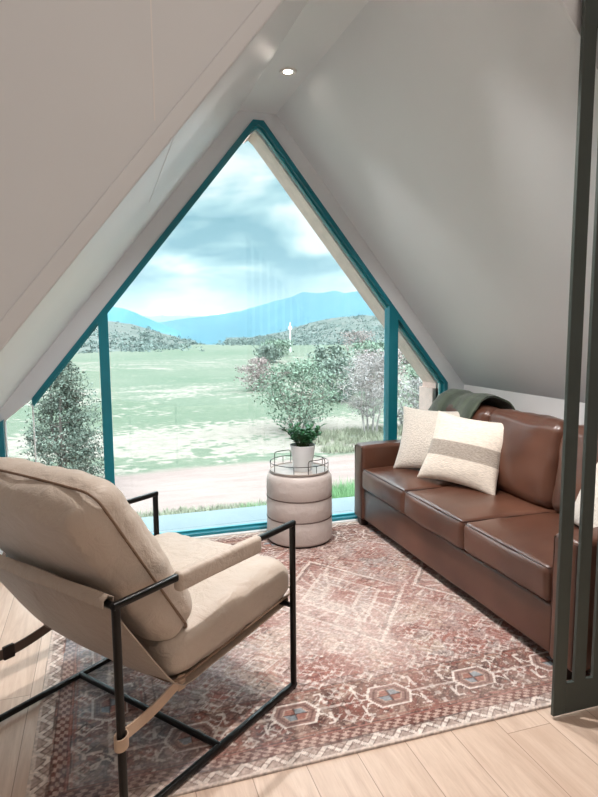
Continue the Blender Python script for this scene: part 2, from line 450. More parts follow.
# ------------------------------------------------------------------ downlights
def downlight(x, y, label, energy):
    t = thing('downlight', label, 'ceiling light', (x, y, ZR), group='recessed ridge downlights')
    MB().lathe([(.026, -.001), (.026, -.006), (.046, -.009), (.05, -.004), (.05, 0), (.026, 0)], 32).build('trim_ring', M['lamp_ring'], t, True)
    MB().lathe([(.0, -.004), (.026, -.004)], 24).build('lens', M['lamp'], t)
    ld = bpy.data.lights.new('downlight_beam', 'SPOT'); ld.energy = energy; ld.spot_size = math.radians(99); ld.spot_blend = .45
    ld.shadow_soft_size = .03; ld.color = (1, .96, .93)
    lo = bpy.data.objects.new('downlight_beam', ld); C.objects.link(lo); lo.parent = t; lo.location = (0, 0, -.02)
    return t
downlight(1.089, 3.536, 'small lit recessed downlight in the flat ridge ceiling', 70)
downlight(1.089, 2.25, 'second recessed ridge downlight, nearer the hall, out of frame', 88)

# ------------------------------------------------------------------ rug (2.4 x 3.05 m)
RX0, RX1, RY0, RY1, RT = -.295, 2.72, 1.835, 4.2, .009
def vnoise(x, y, s, seed):
    r = np.random.RandomState(seed); g = r.rand(256, 256)
    u = x * s; v = y * s; iu = np.floor(u).astype(int); iv = np.floor(v).astype(int)
    fu = u - iu; fv = v - iv; fu = fu * fu * (3 - 2 * fu); fv = fv * fv * (3 - 2 * fv)
    a = g[iu % 256, iv % 256]; b = g[(iu + 1) % 256, iv % 256]; c = g[iu % 256, (iv + 1) % 256]; d = g[(iu + 1) % 256, (iv + 1) % 256]
    return (a * (1 - fu) + b * fu) * (1 - fv) + (c * (1 - fu) + d * fu) * fv
def fbm(x, y, s, seed, o=4):
    t = 0; w = 1; tot = 0
    for i in range(o): t = t + vnoise(x, y, s * 2 ** i, seed + i) * w; tot += w; w *= .55
    return t / tot
def rug_colours(X, Y):
    """woven pattern of the rug: X along the long side, Y from the near edge"""
    Lx, Ly = RX1 - RX0, RY1 - RY0
    h = lambda c: np.array(lin(c)[:3])
    cream, rose, brick, brown, dark, blue, grey, tan = [h(c) for c in
        ((222, 207, 196), (178, 138, 129), (156, 92, 79), (128, 98, 88), (74, 52, 50), (112, 142, 156), (162, 147, 141), (188, 160, 143))]
    wx = X + .010 * (fbm(X, Y, 8, 3, 3) - .5); wy = Y + .010 * (fbm(X, Y, 8, 13, 3) - .5)
    dl, dr, dn, df = wx, Lx - wx, wy, Ly - wy
    d = np.minimum(np.minimum(dl, dr), np.minimum(dn, df))
    longside = np.minimum(dn, df) <= np.minimum(dl, dr)
    s = np.where(longside, wx, wy)
    col = np.zeros(X.shape + (3,))
    def put(mask, c, a=1.0):
        m = (np.clip(mask.astype(float), 0, 1) * a)[..., None]; col[...] = col * (1 - m) + np.asarray(c) * m
    tri = lambda v, p: np.abs(((v / p) % 1) - .5) * 2
    fx, fy = wx - Lx / 2, wy - Ly / 2
    f1 = fbm(X, Y, 3.2, 21); f2 = fbm(X, Y, 7, 31); f3 = fbm(X, Y, 16, 37, 3)
    # --- field: mottled rose and grey ground
    col[...] = rose * .6 + grey * .4
    put(f1 > .53, grey, .8); put(f2 > .57, tan, .7); put(f2 < .40, brick, .55)
    # lattice of stepped diamonds with thin light outlines
    P = .40; a = tri(fx, P); b = tri(fy + .06, P * .78); di = a + b; st = np.floor(di * 16) / 16
    put((st > .40) & (st < .68), brick, .42); put(np.abs(st - .72) < .02, cream, .65); put(np.abs(st - .38) < .02, cream, .6); put(np.abs(st - .66) < .02, dark, .35); put(st < .19, brown, .45); put((st > .2) & (st < .26), cream, .5)
    put(di > 1.58, brick, .35); put(np.abs(di - 1.56) < .022, cream, .55); put(np.abs(di - 1.84) < .03, dark, .4)
    # hooks, stems and small rosettes between them
    g1 = np.sin(fx * 44 + 1.7 * np.sin(fy * 38)) * np.cos(fy * 41 + 1.6 * np.sin(fx * 33))
    put(np.abs(g1 - .42) < .07, cream, .5); put(np.abs(g1 + .45) < .07, dark, .38); put(g1 > .82, brick, .5); put(g1 < -.84, cream, .5)
    g2 = np.abs(np.sin(fx * 88 + 5 * f2)) * np.abs(np.cos(fy * 80 + 5 * f1)); put(g2 > .88, dark, .3); put((g2 < .1) & (f3 > .5), cream, .35)
    # large stepped medallions along the centre
    for cx, r in ((-.82, .37), (0, .40), (.82, .37)):
        q = np.abs(fx - cx) / r + np.abs(fy) / (r * 1.35); q = np.floor(q * 18) / 18
        put(q < 1, rose * .7 + grey * .3, .35); put(np.abs(q - .94) < .03, cream, .7); put(np.abs(q - .88) < .03, dark, .35); put((q < .84) & (q > .60), brick, .38)
        put(np.abs(q - .56) < .03, cream, .65); put((q < .5) & (q > .3), grey, .5); put(np.abs(q - .28) < .03, cream, .6); put(q < .2, brick, .55)
        ang = np.arctan2(fy, fx - cx); put((q < .84) & (q > .3) & (np.abs(np.sin(ang * 10 + q * 4)) > .93), cream, .5)
    # --- borders
    B0, B1, B2, B3, B4, B5, B6 = .014, .062, .070, .118, .128, .40, .445
    mb = (d > B4) & (d <= B5); dd = d - (B4 + B5) / 2
    base = brown * .85 + rose * .15 + np.zeros(X.shape + (3,))
    bluez = np.clip((.55 - X) / .45, 0, 1)[..., None] * .6
    base = base * (1 - bluez) + (blue * .6 + grey * .4) * bluez
    col[...] = np.where(mb[..., None], base, col)
    fl = fbm(X, Y, 15, 41, 3)
    P2 = .40; u = (((s + .05) / P2) % 1 - .5) * P2; au = np.abs(u); ad = np.abs(dd)
    alt = (np.floor((s + .05) / P2) % 2) == 0
    # dark leafy lobes behind every medallion, scattered florets
    lobe = (np.sin(u * 30) ** 2 * .07 + .05 > ad) & (au < .17); put(mb & lobe & alt, dark, .5); put(mb & lobe & ~alt, brick, .28)
    put(mb & (fl > .58), dark, .32); put(mb & (fl < .38), tan, .45); put(mb & (fl > .66), brick, .35)
    k1 = np.sin(s * 95 + 2 * np.sin(dd * 60)) * np.cos(dd * 85 + 2 * np.sin(s * 50)); put(mb & (np.abs(k1 - .5) < .08), tan, .5); put(mb & (k1 < -.86), cream, .45)
    hexd = np.maximum(ad / .062, (au + .55 * ad) / .092)
    put(mb & (hexd < 1.13), cream, .85); put(mb & (hexd < 1.0), brown * .6 + rose * .4); put(mb & (np.abs(hexd - .80) < .05), dark, .5); put(mb & (hexd < .62), tan, .85)
    q4 = (u > 0) ^ (dd > 0); put(mb & (hexd < .54) & q4, brick, .8); put(mb & (hexd < .54) & ~q4, blue * .8 + grey * .2, .8); put(mb & (np.minimum(au, ad) < .004) & (hexd < .6), dark, .7)
    # crooked cream arms reaching out of the hexagons
    pa = np.abs(ad - (.018 + .044 * np.clip((au - .088) / .045, 0, 1) + .006 * np.sin(au * 160))) < .0055
    put(mb & pa & (au > .085) & (au < .134), cream, .85)
    put(mb & (np.abs(au - .132) < .006) & (ad > .028) & (ad < .092), cream, .75)
    put(mb & (np.abs(ad - .092) < .0055) & (au > .104) & (au < .135), cream, .75)
    put(mb & (np.abs(au - .2) < .010) & (tri(dd, .05) > .5), cream, .45); put(mb & (ad < .006) & (au > .08) & (au < .2), cream, .5)
    put(mb & (np.abs(ad - .112) < .004) & (tri(s, .045) > .4), tan, .7); put(mb & (np.abs(ad - .125) < .004), brick, .5)
    g = (d > B5) & (d <= B6); gu = (d - B5) / (B6 - B5)
    put(g, rose * .6 + grey * .4); put(g & (np.abs(tri(s, .075) - gu) < .17), brown, .65); put(g & (np.abs(tri(s + .0375, .075) - gu) < .1), cream, .5); put(np.abs(d - B5 - .003) < .003, dark, .6); put(np.abs(d - B6 + .004) < .003, dark, .5)
    # checker guard: two rows of leaning blocks
    c3 = (d > B2) & (d <= B3); row = np.floor((d - B2) / .0161); blk = np.floor((s + (d - B2) * .5) / .021 + row) % 2
    put(c3, tan * .6 + rose * .4); put(c3 & (blk == 0), brick * .35 + dark * .65, .9)
    for e in (B1, B2, B3, B4): put(np.abs(d - e) < .003, dark, .7)
    put((d > B3) & (d <= B4), brick, .7)
    # outer band: cream crooks on a dull ground
    c1 = (d > B0) & (d <= B1); cu = (d - B0) / (B1 - B0); z = np.abs(tri(s, .10) - cu); z2 = np.abs(tri(s + .05, .10) - cu)
    put(c1, tan * .45 + grey * .55); put(c1 & (z < .24), cream, .85); put(c1 & (np.abs(z - .30) < .06), dark, .6); put(c1 & (z2 < .10) & (cu > .3), brown, .6)
    put(d <= B0, cream * .6 + tan * .4)
    # small angular motifs strewn over border and field
    for k, (px_, py_, c_, a_) in enumerate(((.115, .105, cream, .6), (.14, .12, dark, .5), (.10, .13, brick, .45), (.165, .155, cream, .5))):
        mu = ((X + .03 * k) / px_) % 1 - .5; mv = ((Y + .045 * k + .5 * py_ * (np.floor((X + .03 * k) / px_) % 2)) / py_) % 1 - .5
        on = (vnoise(np.floor((X + .03 * k) / px_) * 1.0 + .5, np.floor(Y / py_) * 1.0 + .5, 1, 300 + k) > .45) & (d > B4) & ~(mb & (hexd < 1.15))
        dm = np.abs(mu) * px_ + np.abs(mv) * py_
        put(on & (np.abs(dm - .026) < .0042), c_, a_); put(on & (np.minimum(np.abs(mu) * px_, np.abs(mv) * py_) < .0035) & (dm < .036) & (dm > .014), c_, a_ * .8); put(on & (dm < .008), brick if k != 2 else cream, .7)
    # --- tints and wear of the old pile
    bl = np.clip((.95 - X) / .5, 0, 1) * np.clip((fbm(X, Y, 4.5, 51) - .36) * 3.2, 0, 1) * (d > .07)
    m = (bl * .62)[..., None]; col[...] = col * (1 - m) + (blue * .9) * m
    ash = fbm(X, Y, 13, 61, 4); wear = np.clip((fbm(X, Y, 2.1, 71, 4) - .38) * 3.2, 0, 1) * np.clip(.2 + ash * 1.3, 0, 1)
    inner = np.clip((d - .3) / .35, .30, 1); m = (wear * inner * .62)[..., None]; col[...] = col * (1 - m) + (cream * .72 + rose * .28) * m
    rd = np.clip((fbm(X, Y, 2.7, 91, 4) - .53) * 4, 0, 1) * (ash > .42); m = (rd * inner * .45)[..., None]; col[...] = col * (1 - m) + (brick * .85 + rose * .15) * m
    col[...] = np.clip((col - .30) * 1.06 + .30, .02, 1) * .95; lum = col.mean(-1, keepdims=True); col[...] = lum + (col - lum) * .80
    sp = vnoise(X, Y, 150, 81); m = np.clip((sp - .5) * .55, -.25, .25)[..., None]; col[...] = np.clip(col * (1 + m), 0, 1)
    lines = vnoise(X * .25, Y, 190, 83); col[...] = np.clip(col * (1 + ((lines - .5) * .18)[..., None]), 0, 1)
    return col
def make_rug():
    nx, ny = 640, 500
    xs = np.linspace(0, RX1 - RX0, nx); ys = np.linspace(0, RY1 - RY0, ny)
    X, Y = np.meshgrid(xs, ys, indexing='ij')
    col = rug_colours(X, Y).reshape(-1, 3)
    # slightly uneven hem
    Z = np.full(X.shape, RT)
    co = np.stack([X, Y, Z], -1).reshape(-1, 3)
    nb = 2 * (nx + ny) - 4
    per = [(i, 0) for i in range(nx)] + [(nx - 1, j) for j in range(1, ny)] + [(i, ny - 1) for i in range(nx - 2, -1, -1)] + [(0, j) for j in range(ny - 2, 0, -1)]
    pid = np.array([i * ny + j for i, j in per])
    low = co[pid].copy(); low[:, 2] = 0
    allco = np.concatenate([co, low])
    I, J = np.meshgrid(np.arange(nx - 1), np.arange(ny - 1), indexing='ij')
    v0 = (I * ny + J).ravel()
    quads = np.stack([v0, v0 + ny, v0 + ny + 1, v0 + 1], -1)
    k = np.arange(nb); k2 = (k + 1) % nb; base = nx * ny
    side = np.stack([pid[k2], pid[k], base + k, base + k2], -1)
    fs = np.concatenate([quads, side])
    me = bpy.data.meshes.new('rug')
    me.vertices.add(len(allco)); me.vertices.foreach_set('co', allco.ravel())
    me.loops.add(fs.size); me.loops.foreach_set('vertex_index', fs.ravel().astype(np.int32))
    me.polygons.add(len(fs)); me.polygons.foreach_set('loop_start', np.arange(0, fs.size, 4, dtype=np.int32))
    me.update(calc_edges=True)
    at = me.color_attributes.new('pile', 'FLOAT_COLOR', 'POINT')
    cc = np.concatenate([col, col[pid] * .7]); cc = np.concatenate([cc, np.ones((len(cc), 1))], 1)
    at.data.foreach_set('color', cc.ravel().astype(np.float32))
    t = NT('woven_rug'); a = t.new('ShaderNodeAttribute', attribute_name='pile')
    src = t.coord()
    t.col(a.outputs['Color']); t.set(Roughness=.95); t.b.inputs['Specular IOR Level'].default_value = .15
    t.bump(t.noise(src, 260, 2), .3, .002)
    me.materials.append(t.m)
    o = bpy.data.objects.new('rug', me); C.objects.link(o); o.location = (RX0, RY0, 0)
    tag(o, 'worn red and cream patterned oriental rug on the oak floor', 'rug')
make_rug()

# ------------------------------------------------------------------ leather sofa
SX, SY = 2.25, 3.06
sofa = thing('sofa', 'long brown leather sofa with track arms under the right slope', 'sofa', (SX, SY, RT))
def soft(name, x0, x1, y0, y1, z0, z1, r, mat, parent, n=(10, 14, 6), crown=(0, 0, 0), wob=0, seed=0, rot=None, wf=4, shape=None, org=(SX, SY, RT)):
    mb = rounded_box((x1 - x0) / 2, (y1 - y0) / 2, (z1 - z0) / 2, r, n, crown, wob, wf, seed, shape)
    return mb.build(name, mat, parent, True, ((x0 + x1) / 2 - org[0], (y0 + y1) / 2 - org[1], (z0 + z1) / 2 - org[2]), rot, fix=False, angle=70)
soft('base', 1.815, 2.72, 2.055, 4.065, .062, .295, .018, M['leather'], sofa, (8, 22, 4), wob=.003, wf=5)
for y0, y1, s in ((4.06, 4.21, 1), (1.905, 2.06, 2)):
    a = soft('armrest', 1.80, 2.72, y0, y1, .055, .628, .028, M['leather'], sofa, (14, 4, 8), crown=(.006, .004, .004), wob=.004, seed=s * 3, wf=6)
    hx, hy, hz = .46, (y1 - y0) / 2, .2865
    pth = [(-hx + .004, -hy + .014, -hz + .02), (-hx + .004, -hy + .014, hz - .016), (-hx + .004, hy - .014, hz - .016), (-hx + .004, hy - .014, -hz + .02)]
    MB().tube(pth, .005, 6).build('piping', M['leather_seam'], a, True)
soft('back_frame', 2.56, 2.735, 2.055, 4.065, .29, .86, .03, M['leather'], sofa, (4, 20, 6), wob=.003)
for i in range(3):
    y1 = 4.058 - i * .666; y0 = y1 - .664
    c = soft('seat_cushion', 1.79, 2.46, y0, y1, .298, .462, .034, M['leather'], sofa, (14, 14, 5), crown=(.012, .0, .022), wob=.007, seed=i * 11 + 5, wf=4)
    hx, hy, hz = .335, .332, .082
    pth = [(-hx + .012 - .002, -hy + .012 + k * (2 * hy - .024) / 20, hz - .006 + .001 * math.sin(k)) for k in range(21)]
    pth = [(hx - .1, -hy + .008, hz - .008)] + pth + [(hx - .1, hy - .008, hz - .008)]
    MB().tube(pth, .0035, 6).build('piping', M['leather_seam'], c, True)
    def lean(V):
        V = V.copy(); V.x += -.03 * (1 - (V.y / .33) ** 2) * (1 - (V.z / .3) ** 2) if V.x < 0 else 0
        V.z -= .012 * (abs(V.y) / .33) ** 3 * (V.z > .1)
        return V
    b = soft('back_cushion', 2.37, 2.585, y0 - .004, y1 + .004, .45, .955, .06, M['leather'], sofa, (5, 14, 12), crown=(.03, .0, .012), wob=.014, seed=i * 7 + 2, rot=(0, math.radians(9), 0), wf=4.5, shape=lean)
for fx, fy in ((1.838, 4.12), (1.838, 1.98), (2.66, 4.13), (2.66, 1.98)):
    f = MB(); x, y = fx - SX, fy - SY
    t0, b0 = .036, .026
    f.add([(x - t0, y - t0, .06), (x + t0, y - t0, .06), (x + t0, y + t0, .06), (x - t0, y + t0, .06), (x - b0, y - b0, 0), (x + b0, y - b0, 0), (x + b0, y + b0, 0), (x - b0, y + b0, 0)],
          [(0, 1, 2, 3), (7, 6, 5, 4), (0, 4, 5, 1), (1, 5, 6, 2), (2, 6, 7, 3), (3, 7, 4, 0)])
    f.build('foot', M['foot'], sofa)

# throw pillows
def pillow(name, w, h, th, mat, label, loc, facing, lean_deg, roll_deg=0, seed=0):
    """loc is the middle of the bottom edge; facing = horizontal direction of the front face"""
    N = 36; mb = MB()
    T = [math.sin(PI / 2 * (-1 + 2 * i / N)) for i in range(N + 1)]
    for s in (-1, 1):
        vs = []
        for a in T:
            for b in T:
                e = max(0, (1 - a * a) * (1 - b * b)) ** .42
                x = a * w / 2 * (1 - .11 * (1 - b * b)); z = b * h / 2 * (1 - .11 * (1 - a * a))
                y = s * th / 2 * e
                wr = noise.noise(Vector((x * 7 + seed, z * 7, s * 3))) * .010 * (e ** .5)
                vs.append((x, y + s * wr, z))
        fs = []
        for i in range(N):
            for j in range(N):
                q = (i * (N + 1) + j, (i + 1) * (N + 1) + j, (i + 1) * (N + 1) + j + 1, i * (N + 1) + j + 1)
                fs.append(q if s < 0 else q[::-1])
        mb.add(vs, fs)
    o = mb.build(name, mat, None, True, angle=180)
    f = Vector((facing[0], facing[1], 0)).normalized()          # front = local -y
    X = Vector((-f.y, f.x, 0)); Z0 = Vector((0, 0, 1)); Y0 = -f
    L = math.radians(lean_deg)
    Zv = Z0 * math.cos(L) + Y0 * math.sin(L); Yv = Y0 * math.cos(L) - Z0 * math.sin(L)
    R = math.radians(roll_deg)
    Xr = X * math.cos(R) + Zv * math.sin(R); Zr = -X * math.sin(R) + Zv * math.cos(R)
    c = Vector(loc) + Zv * h / 2
    o.matrix_world = Matrix(((Xr.x, Yv.x, Zr.x, c.x), (Xr.y, Yv.y, Zr.y, c.y), (Xr.z, Yv.z, Zr.z, c.z), (0, 0, 0, 1)))
    return tag(o, label, 'pillow', 'throw pillows on the sofa')
pillow('throw_pillow', .56, .475, .17, M['boucle'], 'plain cream nubby throw pillow behind the striped one on the sofa', (2.15, 3.70, .478), (-.80, -.60), 22, 1, 3)
pillow('throw_pillow', .57, .485, .18, M['woven'], 'cream woven throw pillow with a grey band across its middle', (2.115, 3.30, .478), (-.887, -.461), 26, -3, 9)
pillow('throw_pillow', .46, .46, .16, M['boucle'], 'cream throw pillow at the hall end of the sofa behind the slatted panel', (2.20, 2.30, .478), (-.9, .42), 24, 0, 5)

# green throw over the window end of the sofa back
def throw():
    prof = [(2.335, .62), (2.345, .72), (2.365, .82), (2.39, .915), (2.44, .975), (2.51, 1.0), (2.58, .99), (2.65, .955), (2.70, .90), (2.738, .82), (2.748, .7)]
    # resample
    P = []
    for i in range(len(prof) - 1):
        for k in range(4):
            t = k / 4; P.append(Vector((prof[i][0] * (1 - t) + prof[i + 1][0] * t, 0, prof[i][1] * (1 - t) + prof[i + 1][1] * t)))
    P.append(Vector((prof[-1][0], 0, prof[-1][1])))
    NY = 40; y0, y1 = 3.53, 4.20; top = []; bot = []
    for i, p in enumerate(P):
        a = P[max(i - 1, 0)]; b = P[min(i + 1, len(P) - 1)]; d = (b - a).normalized(); nn = Vector((-d.z, 0, d.x))
        for j in range(NY + 1):
            v = j / NY; y = y0 + (y1 - y0) * v
            fold = .009 * math.sin(v * 13 + .6 * math.sin(i * .3)) + .006 * noise.noise(Vector((i * .2, v * 9, 2)))
            drop = max(0, (v - .72) / .28) ** 2 * .15 * (1 if p.z > .6 else 0)
            q = p + nn * (.014 + .012 + fold); q.y = y + .02 * math.sin(i * .35); q.z -= drop
            r = p + nn * (.002 + .012 + fold); r.y = q.y; r.z -= drop
            top.append(q - Vector((2.55, 3.88, 0))); bot.append(r - Vector((2.55, 3.88, 0)))
    m = NY + 1; n = len(top); fs = []
    for i in range(len(P) - 1):
        for j in range(NY):
            q = (i * m + j, i * m + j + 1, (i + 1) * m + j + 1, (i + 1) * m + j)
            fs += [q, tuple(x + n for x in q[::-1])]
    for i in range(len(P) - 1):
        for j in (0, NY):
            fs.append((i * m + j, (i + 1) * m + j, (i + 1) * m + j + n, i * m + j + n))
    for j in range(NY):
        for i in (0, len(P) - 1):
            fs.append((i * m + j, i * m + j + 1, i * m + j + 1 + n, i * m + j + n))
    o = MB().add(top + bot, fs).build('throw_blanket', M['throw'], None, True, (2.55, 3.88, 0))
    tag(o, 'dark green striped throw draped over the sofa back corner', 'blanket')
throw()

# ------------------------------------------------------------------ pouf with tray and plant
PX, PY, PR = 1.285, 3.985, .230
pouf = thing('pouf', 'round greige fabric pouf table in front of the window', 'pouf', (PX, PY, RT))
prof = [(.0, .012), (PR - .012, .012), (PR - .003, .022)]
for z0, z1 in ((.022, .174), (.180, .320), (.326, .452)):
    prof += [(PR - .001, z0 + .006), (PR + .001, (z0 + z1) / 2), (PR - .001, z1 - .006), (PR - .004, z1), (PR - .006, z1 + .003)]
prof = prof[:-2] + [(PR - .006, .466), (PR - .016, .482), (PR - .032, .491), (PR - .1, .496), (0, .497)]
MB().lathe(prof, 72).build('body', M['pouf'], pouf, True, angle=60)
for z in (.177, .323):
    MB().tube([((PR - .002) * math.cos(2 * PI * k / 64), (PR - .002) * math.sin(2 * PI * k / 64), z) for k in range(64)], .0042, 8, True).build('piping', M['pouf_band'], pouf, True)
MB().lathe([(0, 0), (PR - .015, 0), (PR - .012, .012), (0, .0125)], 48).build('base', M['foot'], pouf, True)
TZ = .5065
tray = thing('tray', 'round wire rimmed tray on top of the pouf', 'tray', (PX, PY, TZ))
TR = .205
MB().lathe([(0, 0), (TR, 0), (TR + .003, .004), (TR + .003, .012), (TR - .002, .012), (TR - .004, .005), (0, .005)], 64).build('tray_base', simple('dark_tray_rim', lin((196, 188, 182)), .3), tray, True)
rl = MB(); rl.tube([(TR * math.cos(2 * PI * k / 64), TR * math.sin(2 * PI * k / 64), .062) for k in range(64)], .0026, 6, True)
for k in range(8):
    a = 2 * PI * k / 8 + .3; rl.tube([(TR * math.cos(a), TR * math.sin(a), .008), (TR * math.cos(a), TR * math.sin(a), .062)], .0024, 6)
rl.build('rail', M['chrome'], tray, True)
for a0 in (-1.22, 1.92):
    w = .36; pts = []
    for t, z in [(-1, .008), (-1, .06), (-1, .085), (-.93, .098), (-.8, .103), (0, .103), (.8, .103), (.93, .098), (1, .085), (1, .06), (1, .008)]:
        a = a0 + t * w; pts.append((TR * 1.005 * math.cos(a), TR * 1.005 * math.sin(a), z))
    MB().tube(pts, .003, 6).build('handle', M['chrome'], tray, True)
pp = thing('potted_plant', 'leafy green succulent in a white pot on the tray', 'plant', (PX + .012, PY - .045, TZ + .0055))
MB().lathe([(0, 0), (.058, 0), (.062, .004), (.087, .175), (.0885, .180), (.086, .182), (.083, .178), (.079, .16), (0, .16)], 40).build('pot', M['pot'], pp, True)
MB().lathe([(0, .167), (.079, .163)], 24).build('soil', M['soil'], pp)
st = MB(); lf = MB(); rnd = random.Random(21)
def leaf(mb, p, d, n_, L, W, th=.004):
    d = d.normalized(); s = d.cross(n_).normalized(); n2 = s.cross(d).normalized()
    top = []; prof_ = [(0, .12), (.2, .6), (.5, 1), (.8, .8), (.95, .4), (1, .05)]
    vs = []; fs = []
    for t, w in prof_:
        c = p + d * (L * t) + n2 * (.18 * L * (t * (1 - t)) * 2 - .1 * L * t * t)
        vs += [c - s * (W * w / 2), c + n2 * th * w, c + s * (W * w / 2), c - n2 * th * w]
    m = len(prof_)
    for i in range(m - 1):
        for k in range(4): fs.append((i * 4 + k, i * 4 + (k + 1) % 4, (i + 1) * 4 + (k + 1) % 4, (i + 1) * 4 + k))
    mb.add(vs, fs)
for k in range(34):
    az = rnd.uniform(0, 2 * PI); tilt = rnd.uniform(.1, 1.15); L = rnd.uniform(.12, .19) if tilt > .6 else rnd.uniform(.07, .125)
    p0 = Vector((rnd.uniform(-.03, .03), rnd.uniform(-.04, .04), .165)); d = Vector((math.sin(tilt) * math.cos(az), math.sin(tilt) * math.sin(az), math.cos(tilt)))
    pts = [p0 + d * L * t + Vector((0, 0, .03 * t * (1 - t))) for t in (0, .25, .5, .75, 1)]
    st.tube(pts, .004, 6, r1=.0022)
    for q in range(10):
        t = .3 + .7 * q / 9; p = p0 + d * L * t
        a = rnd.uniform(0, 2 * PI); dd = (d * .5 + Vector((math.cos(a), math.sin(a), rnd.uniform(-.2, .7)))).normalized()
        leaf(lf, p, dd, Vector((0, 0, 1)) if abs(dd.z) < .9 else Vector((1, 0, 0)), rnd.uniform(.034, .055), rnd.uniform(.024, .036))
st.build('stem', M['plant_stem'], pp, True)
lf.build('foliage', M['plant'], pp, True, fix=False, angle=180)

# ------------------------------------------------------------------ sling armchair (local x = forward, y = to its left)
CH = thing('sling_armchair', 'taupe canvas sling lounge chair with black metal frame, seen from behind', 'armchair', (.70, 2.266, RT + .007), math.atan2(.609, .793))
CW, CD, CZ, TB = .80, .875, .70, .0215
for y in (0, CW):
    s = MB()
    s.bar((0, y, 0), (0, y, CZ), TB, up=(1, 0, 0), r=.25); s.bar((-CD, y, 0), (-CD, y, CZ), TB, up=(1, 0, 0), r=.25)
    s.bar((-CD - TB / 2, y, CZ), (TB / 2, y, CZ), TB, r=.25); s.bar((-CD - TB / 2, y, TB / 2), (TB / 2, y, TB / 2), TB, r=.25)
    o = s.build('side_frame', M['black_metal'], CH, True, angle=50)
    for x in (-CD, 0):
        MB().lathe([(0, -.006), (.01, -.006), (.01, .002), (0, .002)], 16, (x, y)).build('glide', M['foot'], o, True)
MB().bar((-.455, 0, TB * .55), (-.455, CW, TB * .55), TB * .95, r=.25).build('cross_bar', M['black_metal'], CH, True, angle=50)
MB().bar((-.02, .0, .365), (-.02, CW, .365), .02, r=.45).build('cross_bar', M['black_metal'], CH, True, angle=50)
MB().bar((-CD, .0, CZ - .004), (-CD, CW, CZ - .004), .022, r=.45).build('cross_bar', M['black_metal'], CH, True, angle=50)
# sling: sleeve over the rear bar, down to the fold, forward to the front bar
sp = [(-CD - .022, .690), (-CD - .020, .712), (-CD, .724), (-CD + .020, .712), (-CD + .016, .69), (-.83, .625), (-.775, .54), (-.715, .448), (-.66, .37), (-.625, .325), (-.59, .302), (-.54, .30), (-.44, .311), (-.3, .325), (-.15, .342), (-.05, .353), (-.012, .352), (.008, .360), (.006, .378), (-.02, .384)]
NY = 24; tp = []; bt = []
for i, (x, z) in enumerate(sp):
    a = Vector(sp[max(i - 1, 0)]); b = Vector(sp[min(i + 1, len(sp) - 1)]); d = (b - a).normalized(); nn = Vector((-d.y, d.x)) * -.004
    for j in range(NY + 1):
        v = j / NY; y = .03 + (CW - .06) * v
        sag = .012 * (1 - (2 * v - 1) ** 2) * (1 if 5 < i < 15 else 0) + .003 * noise.noise(Vector((i * .4, v * 5, 1)))
        tp.append((x - .6 * sag, y, z - sag)); bt.append((x - .6 * sag + nn.x, y, z - sag + nn.y))
m = NY + 1; n = len(tp); fs = []
for i in range(len(sp) - 1):
    for j in range(NY):
        q = (i * m + j, i * m + j + 1, (i + 1) * m + j + 1, (i + 1) * m + j); fs += [q, tuple(k + n for k in q[::-1])]
    for j in (0, NY): fs.append((i * m + j, (i + 1) * m + j, (i + 1) * m + j + n, i * m + j + n))
for j in range(NY):
    for i in (0, len(sp) - 1): fs.append((i * m + j, i * m + j + 1, i * m + j + 1 + n, i * m + j + n))
sling = MB().add(tp + bt, fs).build('sling', M['sling'], CH, True, angle=60)
# cushions
def chair_cushion(name, L, W, T, centre, ang, seed, crown, tuck, seam_z=0, rear=1.0, rr=.36):
    def shp(V):
        V = V.copy(); u = V.x / (L / 2); w = V.y / (W / 2)
        k = 1 - .10 * max(0, u) ** 4 - .06 * max(0, -u) ** 4 - .05 * abs(w) ** 4
        V.z *= k
        if V.z > T / 2: V.z = T / 2 + (V.z - T / 2) * rear
        # gathered pleats towards the seams
        e = max(abs(u), abs(w))
        V.z += .012 * (e ** 3) * noise.noise(Vector((V.x * 16 + seed, V.y * 16, 0))) * (1 if V.z > 0 else -1)
        V.x += tuck * (1 - w * w) * (u > .4) * (u - .4)
        return V
    mb = rounded_box(L / 2, W / 2, T / 2, T * rr, (20, 22, 3), (.0, .0, crown), .007, 5, seed, shp)
    c = mb.build(name, M['canvas'], CH, True, centre, (0, ang, 0), fix=False, angle=180)
    # seam welt around the middle of the edge
    pts = []
    a, b, r = L / 2 + .004, W / 2 + .002, .05
    for cx, cy, a0 in ((a - r, b - r, 0), (-a + r, b - r, 90), (-a + r, -b + r, 180), (a - r, -b + r, 270)):
        for k in range(0, 91, 15):
            an = math.radians(a0 + k); pts.append((cx + r * math.cos(an), cy + r * math.sin(an), seam_z))
    fine = []
    for i in range(len(pts)):
        p, q = Vector(pts[i]), Vector(pts[(i + 1) % len(pts)]); k = max(1, int((q - p).length / .03))
        for t in range(k):
            v = p.lerp(q, t / k); u = v.x / (L / 2); w = v.y / (W / 2)
            v.x += tuck * (1 - w * w) * (u > .4) * (u - .4)
            fine.append(v)
    MB().tube(fine, .0042, 6, True).build('piping', M['seam'], c, True)
    return c
# seat: lies on the sling, local x forward
chair_cushion('seat_cushion', .69, .75, .175, (-.298, CW / 2, .422), math.radians(-5.5), 3, .020, .03, -.058)
# back: local x runs up the back
ba = math.atan2(.842, -.54)
chair_cushion('back_cushion', .65, .73, .20, (-.727, CW / 2, .75), -ba, 8, .03, .02, .0, .25)
# arm sleeves
for y in (0, CW):
    mb = rounded_box(.212, .019, .033, .015, (14, 2, 3), (0, 0, 0), .0012, 10, 2 + y)
    mb.build('arm_sleeve', M['canvas'], CH, True, (-.428, y, CZ - .016), None, fix=False, angle=70)
